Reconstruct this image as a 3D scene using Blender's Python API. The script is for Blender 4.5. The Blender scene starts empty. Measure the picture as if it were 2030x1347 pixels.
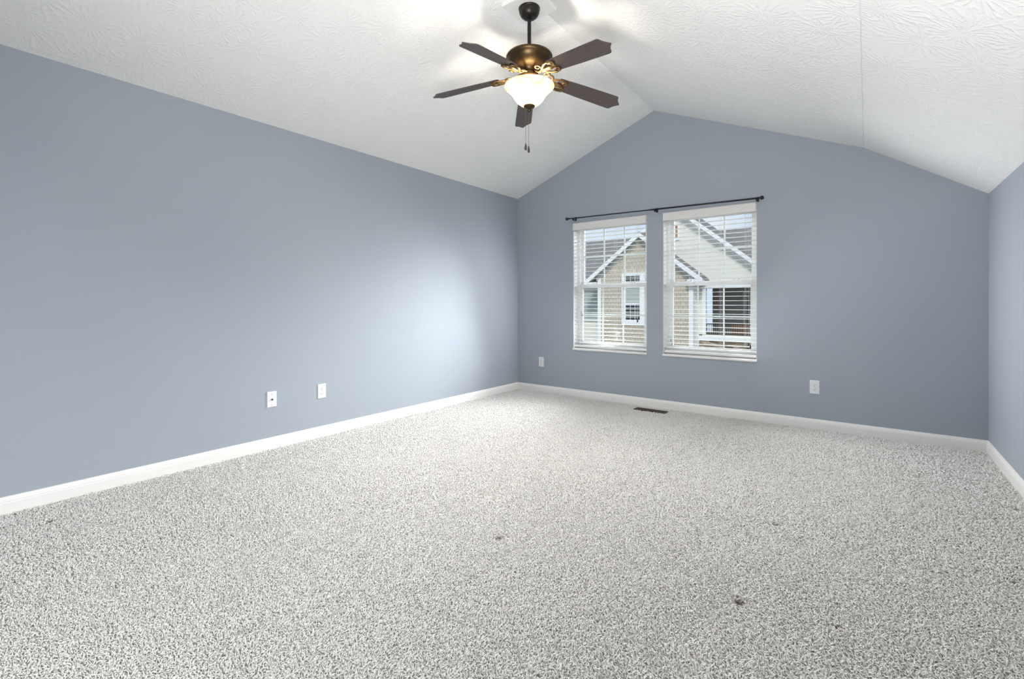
import bpy, bmesh, math, random
import numpy as np
from mathutils import Vector, Matrix
R = math.radians
random.seed(7)
scn = bpy.context.scene
col = scn.collection

# ------------------------------------------------------------------ camera
F, Y0, YAW = 933.5, 602.7, 37.04
CAM = Vector((3.5825, -4.8698, 1.0954))
cd = bpy.data.cameras.new('camera')
cd.sensor_width = 36.0
cd.lens = 36.0 * F / 2030
cd.shift_y = -(673.5 - Y0) / 2030
cd.clip_start = 0.05
cam = bpy.data.objects.new('camera', cd)
col.objects.link(cam)
cam.location = CAM
cam.rotation_euler = (R(90), 0, R(YAW))
scn.camera = cam

vs = scn.view_settings
vs.view_transform = 'Standard'
vs.look = 'None'
vs.gamma = 1.0
vs.use_curve_mapping = False
vs.exposure = 0.14

# ------------------------------------------------------------------ sky and lights
world = bpy.data.worlds.new('sky')
scn.world = world
world.use_nodes = True
wn, wl = world.node_tree.nodes, world.node_tree.links
wn.clear()
tc = wn.new('ShaderNodeTexCoord')
sep = wn.new('ShaderNodeSeparateXYZ')
ramp = wn.new('ShaderNodeValToRGB')
ramp.color_ramp.elements[0].position = 0.0
ramp.color_ramp.elements[0].color = (0.68, 0.80, 0.97, 1)
ramp.color_ramp.elements[1].position = 0.55
ramp.color_ramp.elements[1].color = (0.42, 0.60, 0.92, 1)
nz = wn.new('ShaderNodeTexNoise')
nz.inputs['Scale'].default_value = 3.5
nz.inputs['Detail'].default_value = 6
cr = wn.new('ShaderNodeValToRGB')
cr.color_ramp.elements[0].position = 0.50
cr.color_ramp.elements[1].position = 0.68
mixc = wn.new('ShaderNodeMix')
mixc.data_type = 'RGBA'
mixc.inputs[7].default_value = (0.92, 0.94, 0.97, 1)
bg = wn.new('ShaderNodeBackground')
bg.inputs['Strength'].default_value = 0.95
wo = wn.new('ShaderNodeOutputWorld')
wl.new(tc.outputs['Generated'], sep.inputs[0])
wl.new(sep.outputs['Z'], ramp.inputs[0])
wl.new(tc.outputs['Generated'], nz.inputs['Vector'])
wl.new(nz.outputs[0], cr.inputs[0])
wl.new(cr.outputs[0], mixc.inputs[0])
wl.new(ramp.outputs[0], mixc.inputs[6])
wl.new(mixc.outputs[2], bg.inputs[0])
wl.new(bg.outputs[0], wo.inputs[0])


def sun(name, direction, strength, angle, color):
    d = bpy.data.lights.new(name, 'SUN')
    d.energy = strength
    d.angle = R(angle)
    d.color = color
    o = bpy.data.objects.new(name, d)
    col.objects.link(o)
    o.rotation_euler = Vector(direction).to_track_quat('-Z', 'Y').to_euler()
    return o


def area(name, loc, direction, sx, sy, power, color, spread=180):
    d = bpy.data.lights.new(name, 'AREA')
    d.shape = 'RECTANGLE'
    d.size, d.size_y = sx, sy
    d.spread = R(spread)
    d.energy = power
    d.color = color
    o = bpy.data.objects.new(name, d)
    col.objects.link(o)
    o.location = loc
    o.rotation_euler = Vector(direction).to_track_quat('-Z', 'Y').to_euler()
    return o


# the veiled sun behind the house, on the neighbour's front
sun('veiled_sun', (-0.35, 0.75, -0.62), 2.0, 12, (1.0, 0.96, 0.90))

W = 4.294          # room width
YR = -6.9          # rear wall
HL, HR = 2.44, 1.905
RX, RH = 1.783, 3.137
BX, BH = 3.559, 2.391
FAN = Vector((RX, -2.294, RH))

# the bright band of sky above the roofs opposite, entering by the two windows of the back wall
DAY = (0.97, 0.985, 1.0)
area('bright_sky', (3.0, 5.5, 4.6), (0, -1, -0.25), 20.0, 4.2, 1800, DAY)
# daylight the two windows spill into the room: down the left wall, over the floor, along the right wall
area('window_daylight', (1.10, -0.12, 1.28), (-0.80, -0.62, -0.34), 0.22, 1.3, 5.2, DAY, 116)
area('window_daylight', (1.20, -0.12, 1.28), (-0.40, -0.90, -0.42), 0.22, 1.3, 16, DAY, 80)
area('window_daylight', (2.60, -0.12, 1.28), (0.85, -0.55, -0.25), 0.22, 1.3, 10, DAY, 110)
# fill light added behind the camera, set in an unseen opening
area('rear_fill', (W + 0.02, -5.95, 1.05), (-1, 0.30, -0.42), 1.3, 1.5, 20, DAY, 80)
# fill light added to brighten the ceiling; no such lamp stands here
area('ceiling_fill', (3.15, -4.7, 0.9), (-0.06, 0.68, 1), 1.0, 0.8, 54, (1.0, 0.99, 0.97), 136)


# ------------------------------------------------------------------ material helpers
def mat(name, color, rough=0.5, metal=0.0, spec=0.5):
    m = bpy.data.materials.new(name)
    m.use_nodes = True
    b = m.node_tree.nodes['Principled BSDF']
    b.inputs['Base Color'].default_value = (*color, 1)
    b.inputs['Roughness'].default_value = rough
    b.inputs['Metallic'].default_value = metal
    b.inputs['Specular IOR Level'].default_value = spec
    return m


class NT:
    """small shortcuts for building node graphs"""
    def __init__(self, m):
        self.t = m.node_tree
        self.n, self.l = self.t.nodes, self.t.links
        self.b = self.n.get('Principled BSDF')
        self.tc = self.n.new('ShaderNodeTexCoord')

    def obj(self):
        return self.tc.outputs['Object']

    def mapping(self, scale=(1, 1, 1), src=None, rot=(0, 0, 0)):
        mp = self.n.new('ShaderNodeMapping')
        mp.inputs['Scale'].default_value = scale
        mp.inputs['Rotation'].default_value = rot
        self.l.new(src or self.obj(), mp.inputs[0])
        return mp.outputs[0]

    def noise(self, scale, detail=3, vec=None, rough=0.55):
        n = self.n.new('ShaderNodeTexNoise')
        n.inputs['Scale'].default_value = scale
        n.inputs['Detail'].default_value = detail
        n.inputs['Roughness'].default_value = rough
        self.l.new(vec or self.obj(), n.inputs['Vector'])
        return n.outputs[0]

    def ramp(self, fac, stops):
        r = self.n.new('ShaderNodeValToRGB')
        e = r.color_ramp.elements
        while len(e) < len(stops):
            e.new(0.5)
        for el, (p, c) in zip(e, stops):
            el.position = p
            el.color = (*c, 1) if len(c) == 3 else c
        self.l.new(fac, r.inputs[0])
        return r.outputs[0]

    def math(self, op, a, b=None, c=None):
        n = self.n.new('ShaderNodeMath')
        n.operation = op
        for i, v in enumerate((a, b, c)):
            if v is None:
                continue
            if isinstance(v, (int, float)):
                n.inputs[i].default_value = v
            else:
                self.l.new(v, n.inputs[i])
        return n.outputs[0]

    def vmath(self, op, a, b):
        n = self.n.new('ShaderNodeVectorMath')
        n.operation = op
        self.l.new(a, n.inputs[0])
        self.l.new(b, n.inputs[1])
        return n.outputs[0]

    def sep(self, v):
        s = self.n.new('ShaderNodeSeparateXYZ')
        self.l.new(v, s.inputs[0])
        return s.outputs

    def bump(self, h, strength, dist):
        b = self.n.new('ShaderNodeBump')
        b.inputs['Strength'].default_value = strength
        b.inputs['Distance'].default_value = dist
        self.l.new(h, b.inputs['Height'])
        self.l.new(b.outputs[0], self.b.inputs['Normal'])

    def color(self, c):
        self.l.new(c, self.b.inputs['Base Color'])


def wall_paint():
    m = mat('blue_grey_paint', (0.37, 0.41, 0.465), 0.55, 0, 0.24)
    t = NT(m)
    n = t.noise(1.2, 2, t.mapping((1, 1, 0.35)))
    t.color(t.ramp(n, [(0.3, (0.364, 0.406, 0.461)), (0.7, (0.378, 0.418, 0.470))]))
    t.bump(t.noise(240, 3), 0.10, 0.001)
    return m


def ceiling_paint():
    m = mat('stomped_ceiling', (0.86, 0.86, 0.85), 0.85, 0, 0.2)
    t = NT(m)

    def stomp(scale, seed, petals):
        mp = t.mapping((scale, scale, 0))
        add = t.n.new('ShaderNodeVectorMath')
        add.inputs[1].default_value = (seed, seed * 1.7, 0)
        t.l.new(mp, add.inputs[0])
        v = add.outputs[0]
        vo = t.n.new('ShaderNodeTexVoronoi')
        vo.voronoi_dimensions = '2D'
        vo.inputs['Scale'].default_value = 1.0
        vo.inputs['Randomness'].default_value = 0.85
        t.l.new(v, vo.inputs['Vector'])
        d = t.vmath('SUBTRACT', v, vo.outputs['Position'])
        sx = t.sep(d)
        ang = t.math('ARCTAN2', sx[1], sx[0])
        n = t.noise(3.0, 2, v)
        ph = t.math('MULTIPLY_ADD', n, 9.0, t.math('MULTIPLY', ang, petals))
        s = t.math('SINE', ph)
        s = t.math('SMOOTH_MAX', s, 0.0, 0.3)
        dist = vo.outputs['Distance']
        fall = t.ramp(dist, [(0.04, (0, 0, 0)), (0.16, (1, 1, 1)), (0.55, (0.8, 0.8, 0.8)), (0.75, (0, 0, 0))])
        br = t.ramp(t.noise(7.0, 2, v), [(0.40, (0, 0, 0)), (0.55, (1, 1, 1))])
        return t.math('MULTIPLY', t.math('MULTIPLY', s, fall), br)
    h = t.math('ADD', stomp(4.2, 0.0, 21), t.math('MULTIPLY', stomp(3.6, 5.3, 17), 0.7))
    h = t.math('ADD', h, t.math('MULTIPLY', t.noise(90, 2), 0.25))
    t.bump(h, 0.38, 0.006)
    return m


def carpet_backing():
    m = mat('carpet_backing', (0.46, 0.44, 0.42), 0.95, 0, 0.1)
    t = NT(m)
    n = t.noise(260, 3)
    t.color(t.ramp(n, [(0.35, (0.42, 0.40, 0.38)), (0.65, (0.66, 0.64, 0.61))]))
    return m


def carpet_yarn():
    m = mat('carpet_yarn', (0.7, 0.68, 0.65), 0.9, 0, 0.12)
    t = NT(m)
    a = t.n.new('ShaderNodeAttribute')
    a.attribute_name = 'tone'
    c = t.ramp(a.outputs['Fac'], [(0.0, (0.24, 0.21, 0.185)), (0.05, (0.66, 0.62, 0.58)), (0.16, (0.82, 0.79, 0.76)), (0.5, (0.91, 0.895, 0.865)), (1.0, (0.95, 0.94, 0.92))])
    t.color(c)
    return m


def wood_dark():
    m = mat('dark_walnut', (0.06, 0.045, 0.04), 0.42, 0, 0.5)
    t = NT(m)
    w = t.n.new('ShaderNodeTexWave')
    w.bands_direction = 'Y'
    w.inputs['Scale'].default_value = 26
    w.inputs['Distortion'].default_value = 7
    w.inputs['Detail'].default_value = 3
    w.inputs['Detail Scale'].default_value = 1.2
    t.l.new(t.mapping((0.16, 1, 1)), w.inputs['Vector'])
    t.color(t.ramp(w.outputs[1], [(0.1, (0.052, 0.038, 0.035)), (0.6, (0.074, 0.055, 0.051)), (1.0, (0.094, 0.072, 0.067))]))
    return m


def shake(name, c0, c1, sx, sz):
    m = mat(name, c0, 0.85, 0, 0.2)
    t = NT(m)
    br = t.n.new('ShaderNodeTexBrick')
    br.inputs['Color1'].default_value = (*c0, 1)
    br.inputs['Color2'].default_value = (*c1, 1)
    br.inputs['Mortar'].default_value = (c0[0] * .62, c0[1] * .6, c0[2] * .56, 1)
    br.inputs['Scale'].default_value = 1
    br.inputs['Brick Width'].default_value = sx
    br.inputs['Row Height'].default_value = sz
    br.inputs['Mortar Size'].default_value = 0.012
    br.inputs['Mortar Smooth'].default_value = 0.3
    br.inputs['Bias'].default_value = 0.0
    t.l.new(t.mapping((1, 1, 1), rot=(R(-90), 0, 0)), br.inputs['Vector'])
    t.color(br.outputs[0])
    t.bump(t.math('SUBTRACT', 1.0, br.outputs[1]), 0.6, 0.02)
    return m


def shingle():
    m = mat('grey_asphalt_shingle', (0.30, 0.28, 0.27), 0.9, 0, 0.2)
    t = NT(m)
    n = t.noise(9, 4)
    n2 = t.noise(5, 2, t.mapping((0.6, 3.5, 3.5)))
    s = t.math('ADD', t.math('MULTIPLY', n, 0.5), t.math('MULTIPLY', n2, 0.5))
    t.color(t.ramp(s, [(0.35, (0.17, 0.16, 0.155)), (0.65, (0.29, 0.275, 0.265))]))
    return m


def siding():
    m = mat('cream_lap_siding', (0.76, 0.735, 0.655), 0.7, 0, 0.25)
    t = NT(m)
    z = t.sep(t.obj())[2]
    fr = t.math('FRACT', t.math('MULTIPLY', z, 1 / 0.16))
    t.bump(t.ramp(fr, [(0.0, (1, 1, 1)), (0.93, (0.2, 0.2, 0.2)), (1.0, (0, 0, 0))]), 0.8, 0.03)
    return m


def stone():
    m = mat('brown_ledge_stone', (0.3, 0.24, 0.18), 0.9, 0, 0.2)
    t = NT(m)
    vo = t.n.new('ShaderNodeTexVoronoi')
    vo.inputs['Scale'].default_value = 1
    t.l.new(t.mapping((2.6, 2.6, 7.5)), vo.inputs['Vector'])
    t.color(t.ramp(t.sep(vo.outputs['Color'])[0], [(0.0, (0.15, 0.11, 0.08)), (0.5, (0.36, 0.28, 0.20)), (1.0, (0.50, 0.43, 0.35))]))
    return m


def glass_mat():
    m = bpy.data.materials.new('clear_glass')
    m.use_nodes = True
    n, l = m.node_tree.nodes, m.node_tree.links
    n.clear()
    tr = n.new('ShaderNodeBsdfTransparent')
    tr.inputs[0].default_value = (0.97, 0.985, 0.98, 1)
    gl = n.new('ShaderNodeBsdfGlossy')
    gl.inputs['Roughness'].default_value = 0.02
    mx = n.new('ShaderNodeMixShader')
    mx.inputs[0].default_value = 0.035
    o = n.new('ShaderNodeOutputMaterial')
    l.new(tr.outputs[0], mx.inputs[1])
    l.new(gl.outputs[0], mx.inputs[2])
    l.new(mx.outputs[0], o.inputs[0])
    return m


def bowl_mat():
    m = bpy.data.materials.new('alabaster_glass')
    m.use_nodes = True
    n, l = m.node_tree.nodes, m.node_tree.links
    n.clear()
    tcn = n.new('ShaderNodeTexCoord')
    nzn = n.new('ShaderNodeTexNoise')
    nzn.inputs['Scale'].default_value = 9
    nzn.inputs['Detail'].default_value = 4
    nzn.inputs['Distortion'].default_value = 1.5
    l.new(tcn.outputs['Object'], nzn.inputs['Vector'])
    rp = n.new('ShaderNodeValToRGB')
    rp.color_ramp.elements[0].position = 0.3
    rp.color_ramp.elements[0].color = (0.72, 0.55, 0.34, 1)
    rp.color_ramp.elements[1].position = 0.62
    rp.color_ramp.elements[1].color = (0.84, 0.76, 0.61, 1)
    l.new(nzn.outputs[0], rp.inputs[0])
    tl = n.new('ShaderNodeBsdfTranslucent')
    df = n.new('ShaderNodeBsdfPrincipled')
    df.inputs['Roughness'].default_value = 0.25
    em = n.new('ShaderNodeEmission')
    em.inputs['Strength'].default_value = 0.35
    # glow dimmed and creamier toward the flared rim, set in the translucent colour
    sz = n.new('ShaderNodeSeparateXYZ')
    l.new(tcn.outputs['Object'], sz.inputs[0])
    mr = n.new('ShaderNodeMapRange')
    mr.inputs['From Min'].default_value = 2.478
    mr.inputs['From Max'].default_value = 2.535
    mr.inputs['To Min'].default_value = 0.0
    mr.inputs['To Max'].default_value = 1.0
    l.new(sz.outputs['Z'], mr.inputs['Value'])
    rim = n.new('ShaderNodeMix')
    rim.data_type = 'RGBA'
    rim.inputs[7].default_value = (0.20, 0.145, 0.08, 1)
    l.new(mr.outputs[0], rim.inputs[0])
    l.new(rp.outputs[0], rim.inputs[6])
    for s in (tl.inputs[0], df.inputs['Base Color'], em.inputs[0]):
        l.new(rim.outputs[2] if s is tl.inputs[0] else rp.outputs[0], s)
    mx = n.new('ShaderNodeMixShader')
    mx.inputs[0].default_value = 0.35
    ad = n.new('ShaderNodeAddShader')
    o = n.new('ShaderNodeOutputMaterial')
    l.new(tl.outputs[0], mx.inputs[1])
    l.new(df.outputs[0], mx.inputs[2])
    l.new(mx.outputs[0], ad.inputs[0])
    l.new(em.outputs[0], ad.inputs[1])
    l.new(ad.outputs[0], o.inputs[0])
    return m


M = dict(
    wall=wall_paint(), ceil=ceiling_paint(), floor=carpet_backing(), yarn=carpet_yarn(),
    trim=mat('white_trim_paint', (0.87, 0.86, 0.835), 0.35), vinyl=mat('white_vinyl', (0.86, 0.86, 0.86), 0.35),
    blind=mat('white_slat', (0.88, 0.88, 0.87), 0.55, 0, 0.3), valance=mat('off_white_valance', (0.78, 0.765, 0.745), 0.45),
    plate=mat('white_plastic', (0.80, 0.81, 0.83), 0.35), dark=mat('dark_slot', (0.03, 0.03, 0.03), 0.6),
    steel=mat('brushed_steel', (0.6, 0.6, 0.6), 0.35, 1.0), black=mat('black_plastic', (0.012, 0.012, 0.013), 0.4),
    rod=mat('black_iron', (0.018, 0.02, 0.026), 0.42, 0.3), cord=mat('cord', (0.75, 0.74, 0.72), 0.8),
    seam=mat('seam_tape', (0.76, 0.755, 0.745), 0.9), caulk=mat('greyed_caulk', (0.42, 0.41, 0.39), 0.9), bronze=mat('oiled_bronze', (0.025, 0.021, 0.018), 0.38, 0.55),
    antique=mat('antique_bronze', (0.075, 0.048, 0.023), 0.36, 0.9), brass=mat('antique_brass', (0.19, 0.115, 0.045), 0.48, 0.9), wood=wood_dark(), bowl=bowl_mat(),
    register=mat('brown_register', (0.065, 0.045, 0.032), 0.5, 0.3), chain=mat('dark_chain', (0.16, 0.14, 0.12), 0.4, 0.8),
    fob=mat('dark_wood_fob', (0.06, 0.045, 0.04), 0.4),
    glass=glass_mat(), siding=siding(), shingle=shingle(), stone=stone(),
    shake=shake('tan_shake_siding', (0.56, 0.49, 0.39), (0.64, 0.565, 0.46), 0.23, 0.20),
    etrim=mat('white_exterior_trim', (0.88, 0.88, 0.88), 0.5), soffit=mat('soffit', (0.60, 0.59, 0.56), 0.7),
    sageblind=mat('sage_shade', (0.42, 0.47, 0.42), 0.3), pane=mat('dark_pane', (0.02, 0.022, 0.028), 0.12),
    porch=mat('taupe_porch', (0.36, 0.335, 0.31), 0.8), rail=mat('dark_railing', (0.03, 0.027, 0.025), 0.5),
    brick=shake('orange_brick', (0.50, 0.23, 0.13), (0.62, 0.42, 0.30), 0.2, 0.075),
    ground=mat('lawn', (0.10, 0.13, 0.05), 0.95), planter=mat('terracotta_brown', (0.28, 0.16, 0.10), 0.8),
)


# ------------------------------------------------------------------ mesh helpers
def link(name, bm, m, parent=None, smooth=False, kind=None, recalc=True):
    if recalc:
        bmesh.ops.recalc_face_normals(bm, faces=bm.faces)
    me = bpy.data.meshes.new(name)
    bm.to_mesh(me)
    bm.free()
    me.materials.append(m)
    if smooth:
        for p in me.polygons:
            p.use_smooth = True
    o = bpy.data.objects.new(name, me)
    col.objects.link(o)
    if parent:
        o.parent = parent
    if kind:
        o['kind'] = kind
    return o


def auto_smooth(o, ang=35):
    for p in o.data.polygons:
        p.use_smooth = True
    o.data.set_sharp_from_angle(angle=R(ang))
    return o


def bevel(o, w=0.003, seg=2):
    md = o.modifiers.new('bevel', 'BEVEL')
    md.width = w
    md.segments = seg
    md.limit_method = 'ANGLE'
    return o


def box(bm, x0, x1, y0, y1, z0, z1, mtx=None):
    v = [bm.verts.new((x, y, z)) for z in (z0, z1) for y in (y0, y1) for x in (x0, x1)]
    for f in ((0, 2, 3, 1), (4, 5, 7, 6), (0, 1, 5, 4), (2, 6, 7, 3), (0, 4, 6, 2), (1, 3, 7, 5)):
        bm.faces.new([v[i] for i in f])
    if mtx:
        bmesh.ops.transform(bm, matrix=mtx, verts=v)
    return v


def prism(bm, pts, axis, a, b):
    """polygon (2D points in the two other axes, in xyz order) extruded along axis from a to b"""
    def mk(p, t):
        q = list(p)
        q.insert(axis, t)
        return bm.verts.new(q)
    A = [mk(p, a) for p in pts]
    B = [mk(p, b) for p in pts]
    bm.faces.new(A)
    bm.faces.new(B[::-1])
    n = len(pts)
    for i in range(n):
        bm.faces.new((A[i], A[(i + 1) % n], B[(i + 1) % n], B[i]))


def lathe(bm, prof, n=32, c=(0, 0, 0), close=True):
    rings = []
    for r, z in prof:
        if r < 1e-5:
            rings.append([bm.verts.new((c[0], c[1], c[2] + z))])
        else:
            rings.append([bm.verts.new((c[0] + r * math.cos(2 * math.pi * i / n), c[1] + r * math.sin(2 * math.pi * i / n), c[2] + z)) for i in range(n)])
    for a, b in zip(rings, rings[1:]):
        for i in range(n):
            j = (i + 1) % n
            if len(a) == 1 and len(b) == 1:
                continue
            if len(a) == 1:
                bm.faces.new((a[0], b[i], b[j]))
            elif len(b) == 1:
                bm.faces.new((a[i], a[j], b[0]))
            else:
                bm.faces.new((a[i], a[j], b[j], b[i]))


def tube(bm, pts, rad, n=8, flat=1.0):
    """round tube along points; rad a number or a list; flat squashes it vertically"""
    pts = [Vector(p) for p in pts]
    rads = rad if isinstance(rad, (list, tuple)) else [rad] * len(pts)
    rings = []
    up = Vector((0, 0, 1))
    for i, p in enumerate(pts):
        d = (pts[min(i + 1, len(pts) - 1)] - pts[max(i - 1, 0)]).normalized()
        if abs(d.z) > 0.95:
            s = d.cross(Vector((1, 0, 0))).normalized()
        else:
            s = d.cross(up).normalized()
        t = s.cross(d).normalized()
        rings.append([bm.verts.new(p + s * rads[i] * math.cos(2 * math.pi * k / n) + t * rads[i] * flat * math.sin(2 * math.pi * k / n)) for k in range(n)])
    for a, b in zip(rings, rings[1:]):
        for k in range(n):
            bm.faces.new((a[k], a[(k + 1) % n], b[(k + 1) % n], b[k]))
    bm.faces.new(rings[0][::-1])
    bm.faces.new(rings[-1])


def empty(name, loc, rz=0):
    o = bpy.data.objects.new(name, None)
    o.empty_display_size = 0.1
    col.objects.link(o)
    o.location = loc
    o.rotation_euler = (0, 0, rz)
    return o


def tag(o, label, cat, group=None, kind=None):
    o['label'] = label
    o['category'] = cat
    if group:
        o['group'] = group
    if kind:
        o['kind'] = kind
    return o


def copy_tree(o, parent=None):
    c = o.copy()
    col.objects.link(c)
    if parent:
        c.parent = parent
    for ch in list(o.children):
        copy_tree(ch, c)
    return c


def B(name, m, parent, *boxes, bev=0.0, kind=None):
    bm = bmesh.new()
    for b in boxes:
        box(bm, *b)
    o = link(name, bm, m, parent, kind=kind)
    if bev:
        bevel(o, bev)
    return o


def topz(x):
    if x <= RX:
        return HL + (RH - HL) * x / RX
    if x <= BX:
        return RH + (BH - RH) * (x - RX) / (BX - RX)
    return BH + (HR - BH) * (x - BX) / (W - BX)


# ------------------------------------------------------------------ room shell
WIN = [(0.815, 1.705), (1.883, 2.760)]
WZ0, WZ1 = 0.575, 2.045
WT = 0.19
bm = bmesh.new()
xs = sorted([-0.12, 0.0, 0.815, 1.705, RX, 1.883, 2.760, BX, W, W + 0.12])
for xa, xb in zip(xs, xs[1:]):
    za, zb = topz(max(0, min(W, xa))) + 0.1, topz(max(0, min(W, xb))) + 0.1
    if any(abs(xa - a) < 1e-6 for a, b in WIN):
        prism(bm, [(xa, -0.2), (xb, -0.2), (xb, WZ0), (xa, WZ0)], 1, 0, WT)
        prism(bm, [(xa, WZ1), (xb, WZ1), (xb, zb), (xa, za)], 1, 0, WT)
    else:
        prism(bm, [(xa, -0.2), (xb, -0.2), (xb, zb), (xa, za)], 1, 0, WT)
bmesh.ops.remove_doubles(bm, verts=bm.verts, dist=1e-5)
bmesh.ops.delete(bm, geom=[f for f in bm.faces if not f.is_valid], context='FACES')
link('wall_back', bm, M['wall'], kind='structure')
B('wall_left', M['wall'], None, (-0.12, 0, YR - 0.12, 0, -0.2, HL + 0.04), kind='structure')
RW = (-6.6, -5.3, 0.3, 1.8)   # unseen opening added to the right wall for the rear fill light
B('wall_right', M['wall'], None, (W, W + 0.12, RW[1], 0, -0.2, HR + 0.05), (W, W + 0.12, YR - .12, RW[0], -0.2, HR + 0.05),
  (W, W + 0.12, RW[0], RW[1], -0.2, RW[2]), (W, W + 0.12, RW[0], RW[1], RW[3], HR + 0.05), kind='structure')
bm = bmesh.new()
prism(bm, [(0, -0.2), (W, -0.2), (W, HR), (BX, BH), (RX, RH), (0, HL)], 1, YR - 0.12, YR)
link('wall_rear', bm, M['wall'], kind='structure')
t = 0.14
bm = bmesh.new()
under = [(-0.12, HL - 0.045), (0, HL), (RX, RH), (BX, BH), (W, HR), (W + 0.12, HR - 0.08)]
over = [(x, z + t) for x, z in under]
prism(bm, under + over[::-1], 1, YR - 0.12, 0.0)
link('ceiling', bm, M['ceil'], kind='structure')
# the wavering taped seam along the change of slope
bm = bmesh.new()
pts = []
for i in range(90):
    y = -0.005 - i * 0.05
    wob = 0.0012 * math.sin(i * 0.9) + 0.001 * math.sin(i * 2.3 + 1)
    pts.append((BX + wob, y, topz(BX + wob) + 0.0008))
tube(bm, pts, [0.003 + 0.001 * abs(math.sin(i * 1.7)) for i in range(90)], 6, 0.7)
o = link('trim_1', bm, M['seam'], kind='structure')
B('floor', M['floor'], None, (-0.1, W + 0.1, YR - 0.1, 0.1, -0.12, -0.006), kind='structure')
floor = bpy.data.objects['floor']

# baseboards: stepped colonial profile (distance from wall, height)
PROF = [(0, -0.006), (0.014, -0.006), (0.014, 0.058), (0.0125, 0.064), (0.0125, 0.070), (0.009, 0.075), (0.008, 0.080), (0.005, 0.086), (0.004, 0.0905), (0, 0.0905)]


def baseboard(name, path):
    """path of wall corners; the profile is offset to the room side with mitred joints"""
    bm = bmesh.new()
    rings = []
    for P, off in path:
        rings.append([bm.verts.new((P[0] + off[0] * d, P[1] + off[1] * d, z)) for d, z in PROF])
    for a, b in zip(rings, rings[1:]):
        n = len(a)
        for i in range(n):
            bm.faces.new((a[i], a[(i + 1) % n], b[(i + 1) % n], b[i]))
    bm.faces.new(rings[0])
    bm.faces.new(rings[-1][::-1])
    return link(name, bm, M['trim'], kind='structure')


baseboard('baseboard_left', [((0, YR), (1, 0)), ((0, 0), (1, -1))])
baseboard('baseboard_back', [((0, 0), (1, -1)), ((W, 0), (-1, -1))])
baseboard('baseboard_right', [((W, 0), (-1, -1)), ((W, YR), (-1, 0))])


# ------------------------------------------------------------------ windows
def make_window(n, u0, u1):
    w = empty('window_%d' % n, (0, 0, 0))
    w['kind'] = 'structure'
    z0, z1 = WZ0, WZ1
    e = 0.004
    # white return lining the opening
    B('window_return', M['vinyl'], w, (u0, u0 + e, 0.001, 0.105, z0, z1), (u1 - e, u1, 0.001, 0.105, z0, z1), (u0, u1, 0.001, 0.105, z1 - e, z1))
    fy0, fy1 = 0.10, 0.178
    fw = 0.034
    B('window_frame', M['vinyl'], w, (u0, u0 + fw, fy0, fy1, z0, z1), (u1 - fw, u1, fy0, fy1, z0, z1),
      (u0 + fw, u1 - fw, fy0, fy1, z1 - fw, z1), (u0 + fw, u1 - fw, fy0, fy1, z0, z0 + fw), bev=0.002)
    a, b = u0 + fw, u1 - fw
    zm = 1.306
    sw = 0.034
    # upper sash further out, lower sash nearer the room
    for nm, y0, y1, s0, s1 in (('upper_sash', 0.142, 0.170, zm - 0.018, z1 - fw), ('lower_sash', 0.106, 0.136, z0 + fw, zm + 0.022)):
        lowr = 0.045 if nm == 'lower_sash' else 0.036
        topr = 0.036 if nm == 'upper_sash' else 0.046
        s = B(nm, M['vinyl'], w, (a, a + sw, y0, y1, s0, s1), (b - sw, b, y0, y1, s0, s1),
              (a + sw, b - sw, y0, y1, s0, s0 + lowr), (a + sw, b - sw, y0, y1, s1 - topr, s1), bev=0.002)
        ga, gb, g0, g1 = a + sw, b - sw, s0 + lowr, s1 - topr
        ym = (y0 + y1) / 2
        B('window_pane', M['glass'], s, (ga, gb, ym - 0.002, ym + 0.002, g0, g1))
        m1, m2, mz = ga + (gb - ga) / 3, ga + 2 * (gb - ga) / 3, (g0 + g1) / 2
        hw = 0.008
        B('muntin_grid', M['vinyl'], s, (m1 - hw, m1 + hw, ym + 0.003, ym + 0.009, g0, g1), (m2 - hw, m2 + hw, ym + 0.003, ym + 0.009, g0, g1),
          (ga, m1 - hw, ym + 0.003, ym + 0.009, mz - hw, mz + hw), (m1 + hw, m2 - hw, ym + 0.003, ym + 0.009, mz - hw, mz + hw),
          (m2 + hw, gb, ym + 0.003, ym + 0.009, mz - hw, mz + hw))
        if nm == 'lower_sash':
            for q in (0.24, 0.80):
                c = a + (b - a) * q
                lk = B('sash_latch', M['vinyl'], w, (c - 0.03, c + 0.03, y0 + 0.004, y1 - 0.004, s1, s1 + 0.007), bev=0.002)
                B('latch_tab', M['dark'], lk, (c - 0.03, c - 0.022, y0 + 0.003, y0 + 0.012, s1 + 0.007, s1 + 0.011), (c + 0.018, c + 0.026, y0 + 0.003, y0 + 0.012, s1 + 0.007, s1 + 0.011))
    zs = 0.98 if n == 1 else 0.70
    B('vent_stop', M['black'], w, (u0 + 0.046, u0 + 0.050, 0.099, 0.106, zs, zs + 0.022), (u0 + 0.055, u0 + 0.059, 0.099, 0.106, zs - 0.035, zs - 0.015))
    # stool (inside sill) with a softly rounded nose and a greyed line of caulk beneath
    bm = bmesh.new()
    pr = [(0.105, 0.549), (-0.006, 0.549), (-0.013, 0.552), (-0.016, 0.558), (-0.016, 0.566), (-0.013, 0.572), (-0.006, 0.5755), (0.105, 0.5755)]
    A = [bm.verts.new((u0 - 0.003, y, z)) for y, z in pr]
    C = [bm.verts.new((u1 + 0.003, y, z)) for y, z in pr]
    bm.faces.new(A)
    bm.faces.new(C[::-1])
    for i in range(len(pr)):
        j = (i + 1) % len(pr)
        bm.faces.new((A[i], A[j], C[j], C[i]))
    link('window_sill', bm, M['trim'], w)
    return w


for i, (a, b) in enumerate(WIN):
    make_window(i + 1, a, b)


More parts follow.
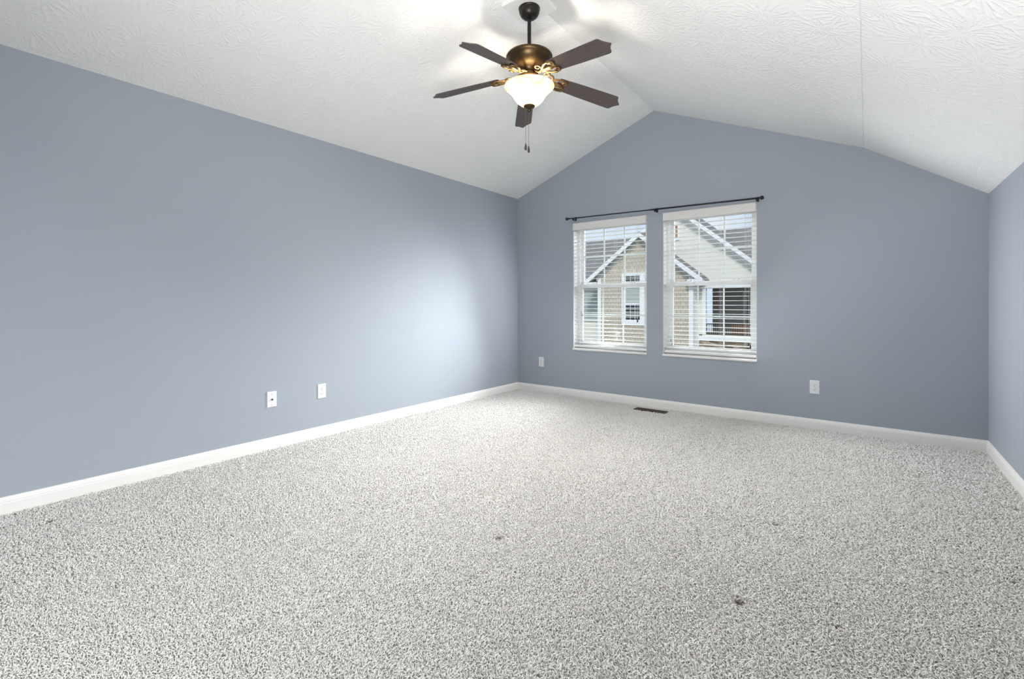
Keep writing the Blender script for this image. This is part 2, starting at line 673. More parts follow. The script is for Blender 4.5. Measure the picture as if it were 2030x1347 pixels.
# ------------------------------------------------------------------ blinds
def make_blind(u0, u1, label, ladders, cords, tassels):
    bl = empty('venetian_blind', ((u0 + u1) / 2, 0.0, WZ1))
    tag(bl, label, 'blind', 'white slatted window blinds')
    bl.location = (0, 0, 0)
    a, b = u0 + 0.008, u1 - 0.008
    vt = WZ1 - 0.006
    v = B('valance', M['valance'], bl, (u0 + 0.003, u1 - 0.003, -0.022, -0.008, vt - 0.082, vt), (u0 + 0.003, u0 + 0.012, -0.008, 0.03, vt - 0.082, vt), (u1 - 0.012, u1 - 0.003, -0.008, 0.03, vt - 0.082, vt), bev=0.003)
    B('headrail', M['blind'], bl, (a + 0.006, b - 0.006, 0.014, 0.068, WZ1 - 0.052, WZ1 - 0.006))
    bm = bmesh.new()
    z = 0.645
    k = 0
    while z < WZ1 - 0.075:
        tl = 0.03 * math.sin(k * 2.1)          # slats never lie perfectly level
        y0, y1, y2 = 0.018, 0.043, 0.068
        th = 0.0028
        for ya, yb, za, zb in ((y0, y1, z, z + 0.0016), (y1, y2, z + 0.0016, z)):
            vv = [bm.verts.new(p) for p in ((a, ya, za), (b, ya, za), (b, yb, zb), (a, yb, zb), (a, ya, za - th), (b, ya, za - th), (b, yb, zb - th), (a, yb, zb - th))]
            for f in ((0, 1, 2, 3), (7, 6, 5, 4), (0, 4, 5, 1), (2, 6, 7, 3), (1, 5, 6, 2), (0, 3, 7, 4)):
                bm.faces.new([vv[i] for i in f])
        z += 0.0437
        k += 1
    link('slats', bm, M['blind'], bl)
    B('bottom_rail', M['blind'], bl, (a, b, 0.014, 0.072, 0.590, 0.612), bev=0.004)
    for u in ladders:
        bm = bmesh.new()
        for y in (0.0155, 0.0705):
            tube(bm, [(u, y, 0.60), (u, y, WZ1 - 0.03)], 0.0011, 5)
        link('ladder_cord', bm, M['cord'], bl)
    for u, zt in cords:
        bm = bmesh.new()
        tube(bm, [(u, 0.011, zt + 0.02), (u, 0.011, WZ1 - 0.04)], 0.0011, 5)
        c = link('lift_cord', bm, M['cord'], bl)
        bm = bmesh.new()
        lathe(bm, [(0.0, 0.030), (0.004, 0.030), (0.006, 0.020), (0.0085, 0.004), (0.0085, 0.0), (0.0, -0.001)], 12, (u, 0.008, zt - 0.008))
        link('tassel', bm, M['black'], c, smooth=True)
    return bl


make_blind(*WIN[0], 'white slatted blind in the window nearer the left wall', (0.945, 1.333, 1.592), ((1.600, 0.905), (1.616, 0.937)), None)
make_blind(*WIN[1], 'white slatted blind in the window nearer the right wall', (1.979, 2.193, 2.432, 2.657), ((2.688, 0.708), (2.705, 0.688)), None)

# ------------------------------------------------------------------ curtain rod
rod = empty('curtain_rod', (0, 0, 0))
tag(rod, 'thin black curtain rod with ball finials above both windows', 'curtain rod')
ry = -0.07


def rz(x):
    return 2.091 - 0.0136 * (x - 0.78)


bm = bmesh.new()
tube(bm, [(0.80, ry, rz(0.80)), (1.86, ry, rz(1.86))], 0.0065, 12)
link('rod_inner_tube', bm, M['rod'], rod, smooth=True)
bm = bmesh.new()
tube(bm, [(1.78, ry, rz(1.78)), (2.79, ry, rz(2.79))], 0.0082, 12)
link('rod_outer_tube', bm, M['rod'], rod, smooth=True)
for x, s in ((0.795, -1), (2.787, 1)):
    bm = bmesh.new()
    lathe(bm, [(0, 0), (0.010, 0), (0.0115, 0.004), (0.007, 0.008), (0.0085, 0.012), (0.0155, 0.018), (0.0185, 0.027), (0.0160, 0.037), (0.009, 0.043), (0, 0.045)], 16)
    bmesh.ops.transform(bm, matrix=Matrix.Translation((x, ry, rz(x))) @ Matrix.Rotation(R(90) * s, 4, 'Y'), verts=bm.verts)
    link('finial', bm, M['rod'], rod, smooth=True)
for x in (0.850, 1.820, 2.772):
    z = rz(x)
    bm = bmesh.new()
    box(bm, x - 0.009, x + 0.009, -0.006, 0.0, z - 0.021, z + 0.025)
    box(bm, x - 0.006, x + 0.006, -0.075, -0.006, z - 0.022, z - 0.012)
    box(bm, x - 0.006, x + 0.006, -0.084, -0.079, z - 0.022, z + 0.002)
    box(bm, x - 0.006, x + 0.006, -0.060, -0.056, z - 0.022, z + 0.002)
    box(bm, x - 0.006, x + 0.006, -0.079, -0.060, z - 0.022, z - 0.010)
    b = bevel(link('rod_bracket', bm, M['rod'], rod), 0.0015)
    bm = bmesh.new()
    tube(bm, [(x, ry, z - 0.024), (x, ry, z - 0.010)], 0.0045, 10)
    link('thumb_screw', bm, M['rod'], b)


# ------------------------------------------------------------------ wall plates  (local: x across, -y out of the wall)
def plate_base(o):
    bm = bmesh.new()
    w2, h2, d = 0.037, 0.0595, 0.006
    box(bm, -w2, w2, -d, 0, -h2, h2)
    for v in bm.verts:
        if v.co.y < -0.001:
            v.co.x *= 0.93
            v.co.z *= 0.955
    return bevel(link('plate', bm, M['plate'], o), 0.0015)


def screw(o, z, parent=None):
    bm = bmesh.new()
    lathe(bm, [(0, 0.0018), (0.0025, 0.0014), (0.0034, 0), (0, 0)], 12)
    bmesh.ops.transform(bm, matrix=Matrix.Translation((0, -0.0058, z)) @ Matrix.Rotation(R(90), 4, 'X'), verts=bm.verts)
    return link('screw', bm, M['steel'], o, smooth=True)


def make_outlet():
    o = empty('wall_outlet', (0, 0, 0))
    plate_base(o)
    for s in (1, -1):
        bm = bmesh.new()
        zc = 0.0195 * s
        prof = []
        for k in range(24):
            an = 2 * math.pi * k / 24
            prof.append((0.0172 * math.cos(an), zc + max(-0.0145, min(0.0145, 0.0172 * math.sin(an)))))
        prism(bm, prof, 1, -0.0085, -0.005)
        r = bevel(link('receptacle', bm, M['plate'], o), 0.0008)
        B('socket_slot', M['dark'], r, (-0.0078, -0.0056, -0.0088, -0.0080, zc - 0.001, zc + 0.008))
        B('socket_slot', M['dark'], r, (0.0056, 0.0078, -0.0088, -0.0080, zc, zc + 0.007))
        bm = bmesh.new()
        lathe(bm, [(0, 0.0006), (0.0029, 0.0006), (0.0029, 0), (0, 0)], 12)
        bmesh.ops.transform(bm, matrix=Matrix.Translation((0, -0.0083, zc - 0.0075)) @ Matrix.Rotation(R(90), 4, 'X'), verts=bm.verts)
        link('ground_hole', bm, M['dark'], r)
    screw(o, 0)
    return o


OG = 'white duplex wall outlets'
o1 = make_outlet()
spots = [((0.3625, 0, 0.378), 0, 'white duplex outlet on the back wall between the left corner and the first window'),
         ((3.216, 0, 0.368), 0, 'white duplex outlet on the back wall to the right of both windows'),
         ((0, -2.721, 0.378), R(90), 'white duplex outlet on the left wall beside the cable plate')]
for i, (p, rz_, lab) in enumerate(spots):
    o = o1 if i == 0 else copy_tree(o1)
    o.location = p
    o.rotation_euler = (0, 0, rz_)
    tag(o, lab, 'outlet', OG)
cp = empty('cable_plate', (0, -3.1285, 0.3755), R(90))
tag(cp, 'white cable jack wall plate with one dark centre hole on the left wall', 'wall plate')
plate_base(cp)
screw(cp, 0.042)
screw(cp, -0.042)
bm = bmesh.new()
lathe(bm, [(0.0, 0.0), (0.0062, 0.0), (0.0062, 0.004), (0.0048, 0.004), (0.0048, 0.011), (0.0036, 0.011), (0.0036, 0.004), (0, 0.004)], 16)
bmesh.ops.transform(bm, matrix=Matrix.Translation((0, -0.0055, -0.001)) @ Matrix.Rotation(R(90), 4, 'X'), verts=bm.verts)
link('coaxial_jack', bm, M['dark'], cp)

# ------------------------------------------------------------------ floor register
vent = empty('floor_register', (0, 0, 0))
tag(vent, 'brown metal floor vent set in the carpet under the windows', 'vent')
vx0, vx1, vy0, vy1 = 1.650, 1.980, -0.232, -0.122
VENT = (vx0, vx1, vy0, vy1)
bm = bmesh.new()
box(bm, vx0, vx1, vy0, vy0 + 0.016, 0.0, 0.009)
box(bm, vx0, vx1, vy1 - 0.016, vy1, 0.0, 0.009)
box(bm, vx0, vx0 + 0.022, vy0 + 0.016, vy1 - 0.016, 0.0, 0.009)
box(bm, vx1 - 0.022, vx1, vy0 + 0.016, vy1 - 0.016, 0.0, 0.009)
bevel(link('register_frame', bm, M['register'], vent), 0.002)
bm = bmesh.new()
x = vx0 + 0.034
while x < vx1 - 0.03:
    box(bm, x - 0.0035, x + 0.0035, vy0 + 0.016, vy1 - 0.016, 0.002, 0.008)
    x += 0.0165
box(bm, vx0 + 0.022, vx1 - 0.022, (vy0 + vy1) / 2 - 0.003, (vy0 + vy1) / 2 + 0.003, 0.002, 0.0085)
link('register_grille', bm, M['register'], vent)
B('duct_liner', M['dark'], vent, (vx0 + 0.016, vx1 - 0.016, vy0 + 0.012, vy1 - 0.012, -0.0055, 0.001))

# ------------------------------------------------------------------ ceiling fan
fan = empty('ceiling_fan', (FAN.x, FAN.y, 0))
tag(fan, 'dark five blade ceiling fan with a glowing glass bowl light', 'ceiling fan')
# white wedge block that squares off the ridge for the canopy
bm = bmesh.new()
s = 0.135
prism(bm, [(-s, 3.066), (s, 3.066), (s, topz(RX + s) + 0.003), (0, RH + 0.003), (-s, topz(RX - s) + 0.003)], 1, -0.125, 0.125)
link('mounting_block', bm, M['trim'], fan)
bm = bmesh.new()
lathe(bm, [(0.0, 3.068), (0.070, 3.068), (0.0715, 3.060), (0.069, 3.057), (0.069, 3.050), (0.066, 3.035), (0.058, 3.017), (0.046, 3.005), (0.030, 2.998), (0.020, 2.996), (0.0, 2.996)], 40)
auto_smooth(link('canopy', bm, M['bronze'], fan))
bm = bmesh.new()
lathe(bm, [(0.0, 3.0), (0.0125, 3.0), (0.0125, 2.74), (0, 2.74)], 20)
auto_smooth(link('downrod', bm, M['bronze'], fan))
bm = bmesh.new()
lathe(bm, [(0.0, 2.785), (0.030, 2.785), (0.036, 2.772), (0.075, 2.765), (0.13, 2.757), (0.149, 2.749), (0.154, 2.741), (0.155, 2.735), (0.152, 2.729), (0.148, 2.727),
           (0.145, 2.718), (0.134, 2.699), (0.115, 2.681), (0.094, 2.668), (0.075, 2.659), (0.064, 2.648), (0.060, 2.634), (0.0, 2.634)], 56)
auto_smooth(link('motor_housing', bm, M['antique'], fan), 30)
bm = bmesh.new()
lathe(bm, [(0.0, 2.634), (0.050, 2.634), (0.050, 2.616), (0.062, 2.613), (0.064, 2.606), (0.060, 2.598), (0.052, 2.588), (0.036, 2.576), (0.0, 2.574)], 40)
auto_smooth(link('switch_housing', bm, M['brass'], fan), 30)

# blades: local x runs outward from the hub, built once
HUBZ, TIPZ, RT = 2.628, 2.530, 0.704
PITCH = -0.231
droop = math.atan2(HUBZ - TIPZ, RT)


def blade_outline():
    w0, w1 = 0.053, 0.067
    side = [(0.205, w0 - 0.012), (0.215, w0), (0.40, 0.061), (0.640, w1), (0.652, w1 - 0.002), (0.660, w1 - 0.009), (0.664, 0.048), (0.670, 0.036), (0.680, 0.024), (0.693, 0.012), (0.701, 0.005)]
    return side + [(0.703, 0)] + [(x, -y) for x, y in side[::-1]]


bm = bmesh.new()
prism(bm, blade_outline(), 2, -0.003, 0.003)
blade = bevel(link('blade', bm, M['wood'], fan), 0.0012)
# iron: a stem that forks into two leaf scrolls under the blade
def spiral(cx, cy, r0, r1, a0, a1, n=22, z=-0.008):
    return [(cx + (r0 + (r1 - r0) * i / n) * math.cos(a0 + (a1 - a0) * i / n), cy + (r0 + (r1 - r0) * i / n) * math.sin(a0 + (a1 - a0) * i / n), z) for i in range(n + 1)]


bm = bmesh.new()
tube(bm, [(0.045, 0, 0.008), (0.075, 0, 0.003), (0.105, 0, -0.012), (0.135, 0, -0.012)], [0.014, 0.013, 0.012, 0.011], 10, 0.6)
for sgn in (1, -1):
    # outer arm sweeping round into a scroll on the blade
    tube(bm, [(0.118, 0.0, -0.012), (0.142, 0.010 * sgn, -0.011), (0.166, 0.028 * sgn, -0.010), (0.192, 0.043 * sgn, -0.010), (0.222, 0.050 * sgn, -0.010), (0.250, 0.047 * sgn, -0.010)], [0.010, 0.010, 0.010, 0.009, 0.008, 0.007], 10, 0.6)
    tube(bm, spiral(0.250, 0.029 * sgn, 0.018, 0.005, R(90) * sgn, R(-340) * sgn, 26, -0.010), [0.0075 - 0.0025 * i / 26 for i in range(27)], 8, 0.7)
    # inner scroll curling back to the motor
    tube(bm, spiral(0.132, 0.040 * sgn, 0.026, 0.007, R(-40) * sgn, R(330) * sgn, 30, -0.011), [0.0085 - 0.0035 * i / 30 for i in range(31)], 8, 0.7)
tube(bm, [(0.13, 0, -0.012), (0.17, 0, -0.011), (0.205, 0, -0.010), (0.262, 0, -0.0085)], [0.011, 0.015, 0.019, 0.006], 12, 0.45)
iron = link('blade_iron', bm, M['brass'], fan, smooth=True)
DZ = [-0.012, 0.022, 0.0, -0.006, 0.0]
for k in range(5):
    ang = -1.5129 - k * 2 * math.pi / 5
    dr = math.atan2(HUBZ - TIPZ - DZ[k], RT)
    # the blade is pitched about its own length, then sags outward from the hub
    mt = Matrix.Translation((0, 0, HUBZ)) @ Matrix.Rotation(ang, 4, 'Z') @ Matrix.Rotation(dr, 4, 'Y') @ Matrix.Rotation(PITCH, 4, 'X')
    b = blade if k == 0 else blade.copy()
    q = iron if k == 0 else iron.copy()
    for o in (b, q):
        if k:
            col.objects.link(o)
            o.parent = fan
        o.matrix_local = mt
# light kit
bm = bmesh.new()
outer = [(0.164, 2.548), (0.166, 2.545), (0.163, 2.539), (0.150, 2.527), (0.134, 2.512), (0.120, 2.497), (0.109, 2.480), (0.097, 2.460), (0.081, 2.441), (0.062, 2.426), (0.044, 2.418), (0.030, 2.414), (0.012, 2.413)]
inner = [(r - 0.004 if r > 0.02 else r, z + 0.004) for r, z in outer[::-1]]
lathe(bm, outer + inner[:-1] + [(0.161, 2.549), (0.164, 2.548)], 56)
link('light_bowl', bm, M['bowl'], fan, smooth=True)
bm = bmesh.new()
lathe(bm, [(0, 2.420), (0.014, 2.420), (0.036, 2.419), (0.0385, 2.413), (0.036, 2.408), (0.026, 2.401), (0.014, 2.395), (0.010, 2.391), (0.013, 2.386), (0.010, 2.379), (0.005, 2.374), (0, 2.372)], 28)
auto_smooth(link('finial', bm, M['antique'], fan))
rt_ = Vector((math.cos(R(YAW)), math.sin(R(YAW)), 0))
for off, zt, zb in ((-0.024, 2.402, 2.165), (-0.004, 2.380, 2.148)):
    px, py = rt_.x * off, rt_.y * off
    bm = bmesh.new()
    tube(bm, [(px, py, zt), (px, py, zb)], 0.0012, 6)
    z = zt
    while z > zb:
        bmesh.ops.create_icosphere(bm, subdivisions=1, radius=0.0017, matrix=Matrix.Translation((px, py, z)))
        z -= 0.006
    ch = link('pull_chain', bm, M['chain'], fan)
    bm = bmesh.new()
    lathe(bm, [(0, 0), (0.003, -0.001), (0.004, -0.006), (0.0075, -0.022), (0.009, -0.034), (0.0075, -0.043), (0.003, -0.047), (0, -0.047)], 14, (px, py, zb + 0.002))
    link('fob', bm, M['fob'], ch, smooth=True)
d = bpy.data.lights.new('fan_bulb', 'POINT')
d.energy = 10.5
d.color = (1.0, 0.90, 0.76)
d.shadow_soft_size = 0.03
o = bpy.data.objects.new('fan_bulb', d)
col.objects.link(o)
o.location = (FAN.x, FAN.y, 2.468)
# what the bowl throws downward
d = bpy.data.lights.new('fan_downlight', 'SPOT')
d.energy = 118.0
d.color = (1.0, 0.98, 0.94)
d.spot_size = R(150)
d.spot_blend = 1.0
d.shadow_soft_size = 0.10
o = bpy.data.objects.new('fan_downlight', d)
col.objects.link(o)
o.location = (FAN.x, FAN.y, 2.08)

# ------------------------------------------------------------------ carpet pile
def carpet():
    rng = np.random.default_rng(11)
    cx, cy = CAM.x, CAM.y
    P, S = [], []
    bands = [(0, 2.6, 30000, 1.0), (2.6, 3.8, 18000, 1.22), (3.8, 9, 11000, 1.5)]
    for r0, r1, dens, sc in bands:
        n = int(W * 5.1 * dens)
        g = int(math.sqrt(n * W / 5.1))
        h = int(n / g)
        gx, gy = np.meshgrid((np.arange(g) + .5) / g, (np.arange(h) + .5) / h)
        pts = np.stack([gx.ravel() * W, -gy.ravel() * 5.1], 1)
        pts += rng.uniform(-.62, .62, pts.shape) * np.array([W / g, 5.1 / h])
        d = np.hypot(pts[:, 0] - cx, pts[:, 1] - cy) + rng.normal(0, .12, len(pts))
        k = (d >= r0) & (d < r1) & (pts[:, 0] > .017) & (pts[:, 0] < W - .017) & (pts[:, 1] < -.017)
        k &= ~((pts[:, 0] > VENT[0] - .004) & (pts[:, 0] < VENT[1] + .004) & (pts[:, 1] > VENT[2] - .004) & (pts[:, 1] < VENT[3] + .004))
        P.append(pts[k])
        S.append(np.full(k.sum(), sc))
    P = np.concatenate(P)
    S = np.concatenate(S)
    n = len(P)
    # furniture dents: short flattened tufts with the backing showing
    dents = DENTS
    hgt = rng.uniform(.8, 1.15, n)
    tone = np.clip(rng.normal(.5, .2, n), .06, 1)
    keep = np.ones(n, bool)
    for x, y, r in dents:
        r *= 0.85
        d = np.hypot(P[:, 0] - x, (P[:, 1] - y))
        ring = (d < r * 1.8)
        hgt[ring] *= .6
        tone[ring] = np.maximum(tone[ring] * .5, .06)
        tone[d < r] = 0.0
    for (xa, ya), (xb, yb), wd in STREAKS:
        ab = np.array([xb - xa, yb - ya])
        L = np.hypot(*ab)
        tt = np.clip(((P - (xa, ya)) @ ab) / L ** 2, 0, 1)
        d = np.hypot(*(P - np.array([xa, ya]) - tt[:, None] * ab).T) + rng.normal(0, wd * .5, n)
        m = d < wd
        hgt[m] *= .72
        keep &= ~(m & (rng.random(n) < .25))
    P, S, hgt, tone = P[keep], S[keep], hgt[keep], tone[keep]
    n = len(P)
    # slow drift of the lay of the pile
    ph = np.sin(P[:, 0] * 2.1 + 1.3 * np.sin(P[:, 1] * 1.7)) + np.sin(P[:, 1] * 2.9 + P[:, 0])
    th = rng.uniform(0, 2 * np.pi, n)
    th = np.where(rng.random(n) < .35, 2.4 + .5 * ph + rng.normal(0, .5, n), th)
    lean = np.clip(rng.normal(.95, .28, n), .2, 1.4)
    L = .0125 * hgt * (.7 + .3 * S)
    rad = .0021 * S * rng.uniform(.8, 1.25, n)
    dirx, diry = np.cos(th), np.sin(th)
    th2 = th + rng.normal(0, .9, n)
    base = np.stack([P[:, 0], P[:, 1], np.full(n, -.006)], 1)
    d1 = np.stack([dirx * np.sin(lean * .35), diry * np.sin(lean * .35), np.cos(lean * .35)], 1)
    d2 = np.stack([np.cos(th2) * np.sin(lean), np.sin(th2) * np.sin(lean), np.cos(lean)], 1)
    l3 = np.minimum(lean + .55, 1.9)
    d3 = np.stack([np.cos(th2 + .5) * np.sin(l3), np.sin(th2 + .5) * np.sin(l3), np.cos(l3)], 1)
    p1 = base + d1 * (L * .5)[:, None]
    p2 = p1 + d2 * (L * .5)[:, None]
    p3 = p2 + d3 * (L * .45)[:, None]
    side = np.stack([-np.sin(th2), np.cos(th2), np.zeros(n)], 1)
    V = np.zeros((n, 10, 3), np.float32)
    for i, (p, dd, rr) in enumerate(((base, d1, .9), (p1, d2, 1.1), (p2, d3, 1.0))):
        up = np.cross(dd, side)
        up /= np.linalg.norm(up, axis=1)[:, None]
        for k in range(3):
            an = 2 * np.pi * k / 3 + i * .7
            V[:, i * 3 + k] = p + (side * np.cos(an) + up * np.sin(an)) * (rad * rr)[:, None]
    V[:, 9] = p3
    quads = []
    for i in (0, 1):
        for k in range(3):
            j = (k + 1) % 3
            quads.append((i * 3 + k, i * 3 + j, i * 3 + 3 + j, i * 3 + 3 + k))
    tris = [(6 + k, 6 + (k + 1) % 3, 9) for k in range(3)]
    loc = np.array([v for q in quads for v in q] + [v for q in tris for v in q], np.int32)
    loops = (np.arange(n, dtype=np.int32)[:, None] * 10 + loc[None]).ravel()
    lt = np.tile(np.array([4] * 6 + [3] * 3, np.int32), n)
    ls = np.concatenate([[0], np.cumsum(lt)[:-1]]).astype(np.int32)
    me = bpy.data.meshes.new('carpet_pile')
    me.vertices.add(n * 10)
    me.vertices.foreach_set('co', V.ravel())
    me.loops.add(len(loops))
    me.loops.foreach_set('vertex_index', loops)
    me.polygons.add(len(lt))
    me.polygons.foreach_set('loop_start', ls)
    me.polygons.foreach_set('loop_total', lt)
    me.polygons.foreach_set('use_smooth', np.ones(len(lt), bool))
    at = me.attributes.new('tone', 'FLOAT', 'POINT')
    at.data.foreach_set('value', np.repeat(tone, 10).astype(np.float32))
    me.update()
    me.materials.append(M['yarn'])
    o = bpy.data.objects.new('carpet_pile', me)
    col.objects.link(o)
    o.parent = floor
    o['kind'] = 'stuff'
    print('TUFTS', n)


def fl(x, y):
    """floor point seen at a pixel of the photograph"""
    a = R(YAW)
    dx, dz = (x - 1015) / F, (Y0 - y) / F
    t_ = -CAM.z / dz
    return (CAM.x + t_ * (dx * math.cos(a) - math.sin(a)), CAM.y + t_ * (dx * math.sin(a) + math.cos(a)))


DENTS = [(*fl(988, 1069), .016), (*fl(1537, 1041), .013), (*fl(1577, 946), .012), (*fl(1229, 963), .010), (*fl(1467, 1195), .020), (*fl(2015, 1012), .012),
         (*fl(2008, 1155), .013), (*fl(100, 1035), .016), (*fl(1285, 880), .010), (*fl(625, 880), .010), (*fl(1660, 1245), .010)]
STREAKS = [(fl(1342, 905), fl(1402, 855), .018), (fl(120, 1060), fl(310, 1270), .016), (fl(620, 1100), fl(720, 1045), .014), (fl(1380, 1075), fl(1420, 1020), .014)]
carpet()

# ------------------------------------------------------------------ the house across the way
house = empty('house', (-4.8, 22.0, -3.2))
tag(house, 'tan shake and cream sided house with grey roofs seen outside through both windows', 'house')
house.location = (0, 0, 0)
GZ = -3.2


def rake(name, apex, lo, y0, y1, dz0, dz1, m, parent):
    bm = bmesh.new()
    prism(bm, [(apex[0], apex[1] - dz0), (lo[0], lo[1] - dz0), (lo[0], lo[1] - dz1), (apex[0], apex[1] - dz1)], 1, y0, y1)
    return link(name, bm, m, parent)


# shake-clad bay
AX, AZ = -6.27, 5.00
SL = 0.785
bm = bmesh.new()
prism(bm, [(-8.86, GZ), (-3.55, GZ), (-3.55, AZ - 0.30 - SL * 2.72), (AX, AZ - 0.30), (-8.86, AZ - 0.30 - SL * 2.59)], 1, 19.9, 21.6)
bay = link('shake_bay_wall', bm, M['shake'], house)
for sg, lo in ((-1, -9.62), (1, -2.95)):
    lz = AZ - SL * abs(lo - AX)
    bm = bmesh.new()
    prism(bm, [(AX, AZ), (lo, lz), (lo, lz - 0.10), (AX, AZ - 0.10)], 1, 19.52, 24.5)
    rf = link('gable_roof', bm, M['shingle'], house)
    rake('rake_board', (AX, AZ), (lo, lz), 19.48, 19.53, 0.03, 0.30, M['etrim'], rf)
    bm = bmesh.new()
    prism(bm, [(AX, AZ - 0.20), (lo, lz - 0.20), (lo, lz - 0.22), (AX, AZ - 0.22)], 1, 19.53, 19.9)
    link('rake_soffit', bm, M['soffit'], rf)
    rake('frieze_board', (AX, AZ), (AX + (lo - AX) * .80, AZ - SL * abs(lo - AX) * .80), 19.84, 19.9, 0.24, 0.50, M['soffit'], rf)
    e0, e1 = (lo, lo + 0.75) if sg < 0 else (lo - 0.75, lo)
    B('eave_return', M['etrim'], rf, (e0, e1, 19.5, 19.9, lz - 0.32, lz - 0.05))
for x0, x1 in ((-8.88, -8.68), (-3.73, -3.54)):
    B('corner_board', M['etrim'], house, (x0, x1, 19.87, 19.905, GZ, 2.6))
B('corner_board', M['etrim'], house, (-3.56, -3.52, 19.88, 20.7, GZ, 2.5))


def house_window(u0, u1, zt0, zt1, zl0, zl1, zr):
    """transom over a double hung sash with the shade half drawn"""
    y = 19.84
    w = B('window', M['etrim'], house, (u0 - .03, u1 + .03, y, y + .06, zt1, zt1 + .05), (u0 - .05, u0, y, y + .06, zl0 - .05, zt1), (u1, u1 + .05, y, y + .06, zl0 - .05, zt1),
          (u0, u1, y, y + .06, zl1, zt0), (u0, u1, y - .01, y + .06, zr - .04, zr + .04), (u0, u1, y, y + .06, zl0 - .06, zl0))
    B('transom_pane', M['pane'], w, (u0, u1, y + .03, y + .05, zt0, zt1))
    B('lower_pane', M['pane'], w, (u0, u1, y + .03, y + .05, zl0, zr - .04))
    B('window_shade', M['sageblind'], w, (u0, u1, y + .03, y + .05, zr + .04, zl1))
    tg = [(u0, u1, y + .012, y + .03, (zt0 + zt1) / 2 - .012, (zt0 + zt1) / 2 + .012)]
    lg = []
    for k in (1, 2):
        x = u0 + (u1 - u0) * k / 3
        tg.append((x - .012, x + .012, y + .015, y + .03, zt0, zt1))
        lg.append((x - .010, x + .010, y + .015, y + .03, zl0, zr - .04))
    for k in (1, 2, 3):
        z = zl0 + (zr - zl0) * k / 4
        lg.append((u0, u1, y + .012, y + .03, z - .010, z + .010))
    B('transom_muntins', M['etrim'], w, *tg)
    B('sash_muntins', M['etrim'], w, *lg)
    return w


house_window(-7.15, -6.34, 2.31, 2.63, 0.21, 1.98, 1.09)
house_window(-6.03, -5.22, 2.31, 2.63, 0.21, 1.98, 1.09)
B('window_casing', M['etrim'], house, (-7.38, -7.20, 19.82, 19.9, -0.06, 2.82), (-6.29, -6.08, 19.82, 19.9, -0.06, 2.82), (-5.17, -4.99, 19.82, 19.9, -0.06, 2.82),
  (-7.20, -6.29, 19.82, 19.9, 2.68, 2.82), (-6.08, -5.17, 19.82, 19.9, 2.68, 2.82), (-7.20, -6.29, 19.82, 19.9, -0.06, 0.15), (-6.08, -5.17, 19.82, 19.9, -0.06, 0.15))
B('utility_box', M['siding'], house, (-7.76, -7.50, 19.84, 19.9, -0.68, -0.48))
# recessed wing to the left of the bay
B('wing_wall', M['siding'], house, (-16, -8.86, 21.5, 21.65, GZ, 2.6))
ww = B('wing_window', M['etrim'], house, (-11.3, -11.15, 21.42, 21.5, 0.02, 2.1), (-9.02, -8.9, 21.42, 21.5, 0.02, 2.1), (-11.15, -9.02, 21.42, 21.5, 1.95, 2.1), (-11.15, -9.02, 21.42, 21.5, 0.02, 0.12), (-11.15, -9.02, 21.43, 21.49, 1.0, 1.06))
B('window_shade', M['sageblind'], ww, (-11.15, -9.02, 21.455, 21.48, 0.12, 1.95))
# main roof, ridge parallel to the street
bm = bmesh.new()
prism(bm, [(20.9, 2.42), (25.0, 5.47), (29.2, 2.3), (29.2, 2.15), (25.0, 5.32), (20.9, 2.27)], 0, -16.4, 4.2)
link('main_roof', bm, M['shingle'], house)
# cream gable
CX, CZ, CS = -4.80, 6.50, 0.815
bm = bmesh.new()
prism(bm, [(-6.9, 1.5), (-3.5, 1.5), (-3.5, 1.95), (CX + (CZ - 0.28 - 1.95) / CS, 1.95), (CX, CZ - 0.28), (-6.9, CZ - 0.28 - CS * 2.1)], 1, 20.7, 20.9)
link('siding_gable_wall', bm, M['siding'], house)
for lo in (-7.05, 0.7):
    lz = CZ - CS * abs(lo - CX)
    bm = bmesh.new()
    prism(bm, [(CX, CZ), (lo, lz), (lo, lz - 0.10), (CX, CZ - 0.10)], 1, 20.34, 26.0)
    rf = link('gable_roof', bm, M['shingle'], house)
    rake('rake_board', (CX, CZ), (lo, lz), 20.30, 20.35, 0.03, 0.27, M['etrim'], rf)
    bm = bmesh.new()
    prism(bm, [(CX, CZ - 0.20), (lo, lz - 0.20), (lo, lz - 0.22), (CX, CZ - 0.22)], 1, 20.35, 20.7)
    link('rake_soffit', bm, M['soffit'], rf)
    rake('frieze_board', (CX, CZ), (lo, lz), 20.66, 20.7, 0.24, 0.46, M['etrim'], rf)
v = B('gable_vent', M['etrim'], house, (-5.16, -5.07, 20.64, 20.7, 4.52, 5.38), (-4.54, -4.45, 20.64, 20.7, 4.52, 5.38), (-5.07, -4.54, 20.64, 20.7, 5.29, 5.38), (-5.07, -4.54, 20.64, 20.7, 4.52, 4.61))
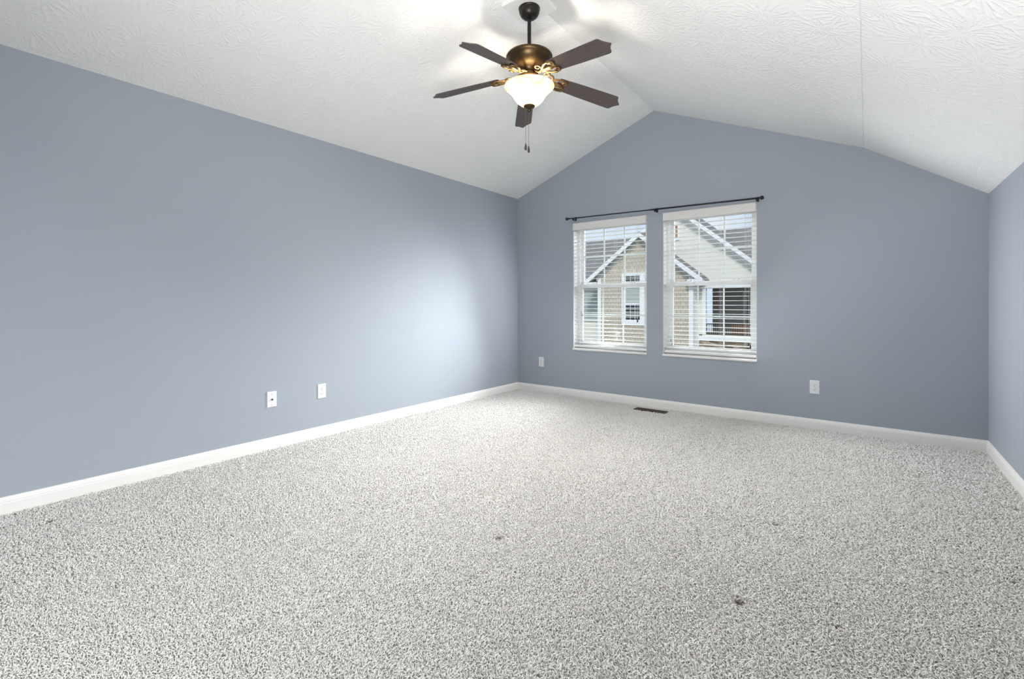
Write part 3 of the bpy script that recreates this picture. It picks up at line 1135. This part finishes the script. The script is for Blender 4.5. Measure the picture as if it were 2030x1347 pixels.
B('vent_louver', M['brick'], v, (-5.07, -4.54, 20.66, 20.7, 4.61, 5.29))
# porch under the cream gable
B('porch_side_wall', M['siding'], house, (-3.54, -3.29, 20.7, 20.85, -0.6, 1.95), (-3.54, 3.0, 20.7, 20.85, -0.64, -0.50))
B('porch_jamb', M['etrim'], house, (-3.29, -3.10, 20.66, 20.86, -0.50, 1.95))
B('porch_jamb', M['etrim'], house, (2.0, 2.2, 20.66, 20.86, -0.50, 1.95))
B('porch_header', M['etrim'], house, (-3.29, 2.2, 20.64, 20.72, 1.90, 2.15))
B('porch_beam', M['etrim'], house, (-3.52, 3.0, 20.60, 20.9, -0.80, -0.62))
B('porch_floor', M['porch'], house, (-3.5, 3.0, 20.86, 23.6, -0.62, -0.52))
B('porch_back_wall', M['porch'], house, (-3.5, 3.0, 23.6, 23.75, -0.6, 2.4))
B('porch_ceiling', M['porch'], house, (-3.5, 3.0, 20.9, 23.6, 2.2, 2.3))
pd = B('porch_door', M['soffit'], house, (-1.9, -1.82, 23.54, 23.6, -0.5, 1.75), (-0.9, -0.82, 23.54, 23.6, -0.5, 1.75), (-1.82, -0.9, 23.54, 23.6, 1.66, 1.75))
B('door_glass', M['pane'], pd, (-1.82, -0.9, 23.57, 23.6, -0.5, 1.66))
B('porch_post', M['soffit'], house, (-1.36, -1.26, 22.4, 22.5, -0.5, 2.2))
rl = []
x = -3.08
while x < 2.0:
    rl.append((x, x + .025, 20.75, 20.775, -0.46, 0.05))
    x += .105
B('porch_railing', M['rail'], house, (-3.10, 2.0, 20.74, 20.79, 0.03, 0.075), (-3.10, 2.0, 20.74, 20.79, -0.49, -0.45), *rl)
B('porch_planter', M['planter'], house, (-1.95, -1.25, 21.2, 21.6, -0.5, 0.0))
B('stone_base', M['stone'], house, (-3.52, 3.0, 20.66, 20.95, GZ, -0.80))
B('side_wall', M['siding'], house, (2.2, 4.0, 20.7, 20.9, -0.6, 2.5))
B('ground', M['ground'], None, (-60, 60, 0.4, 70, -3.4, -3.2), kind='structure')
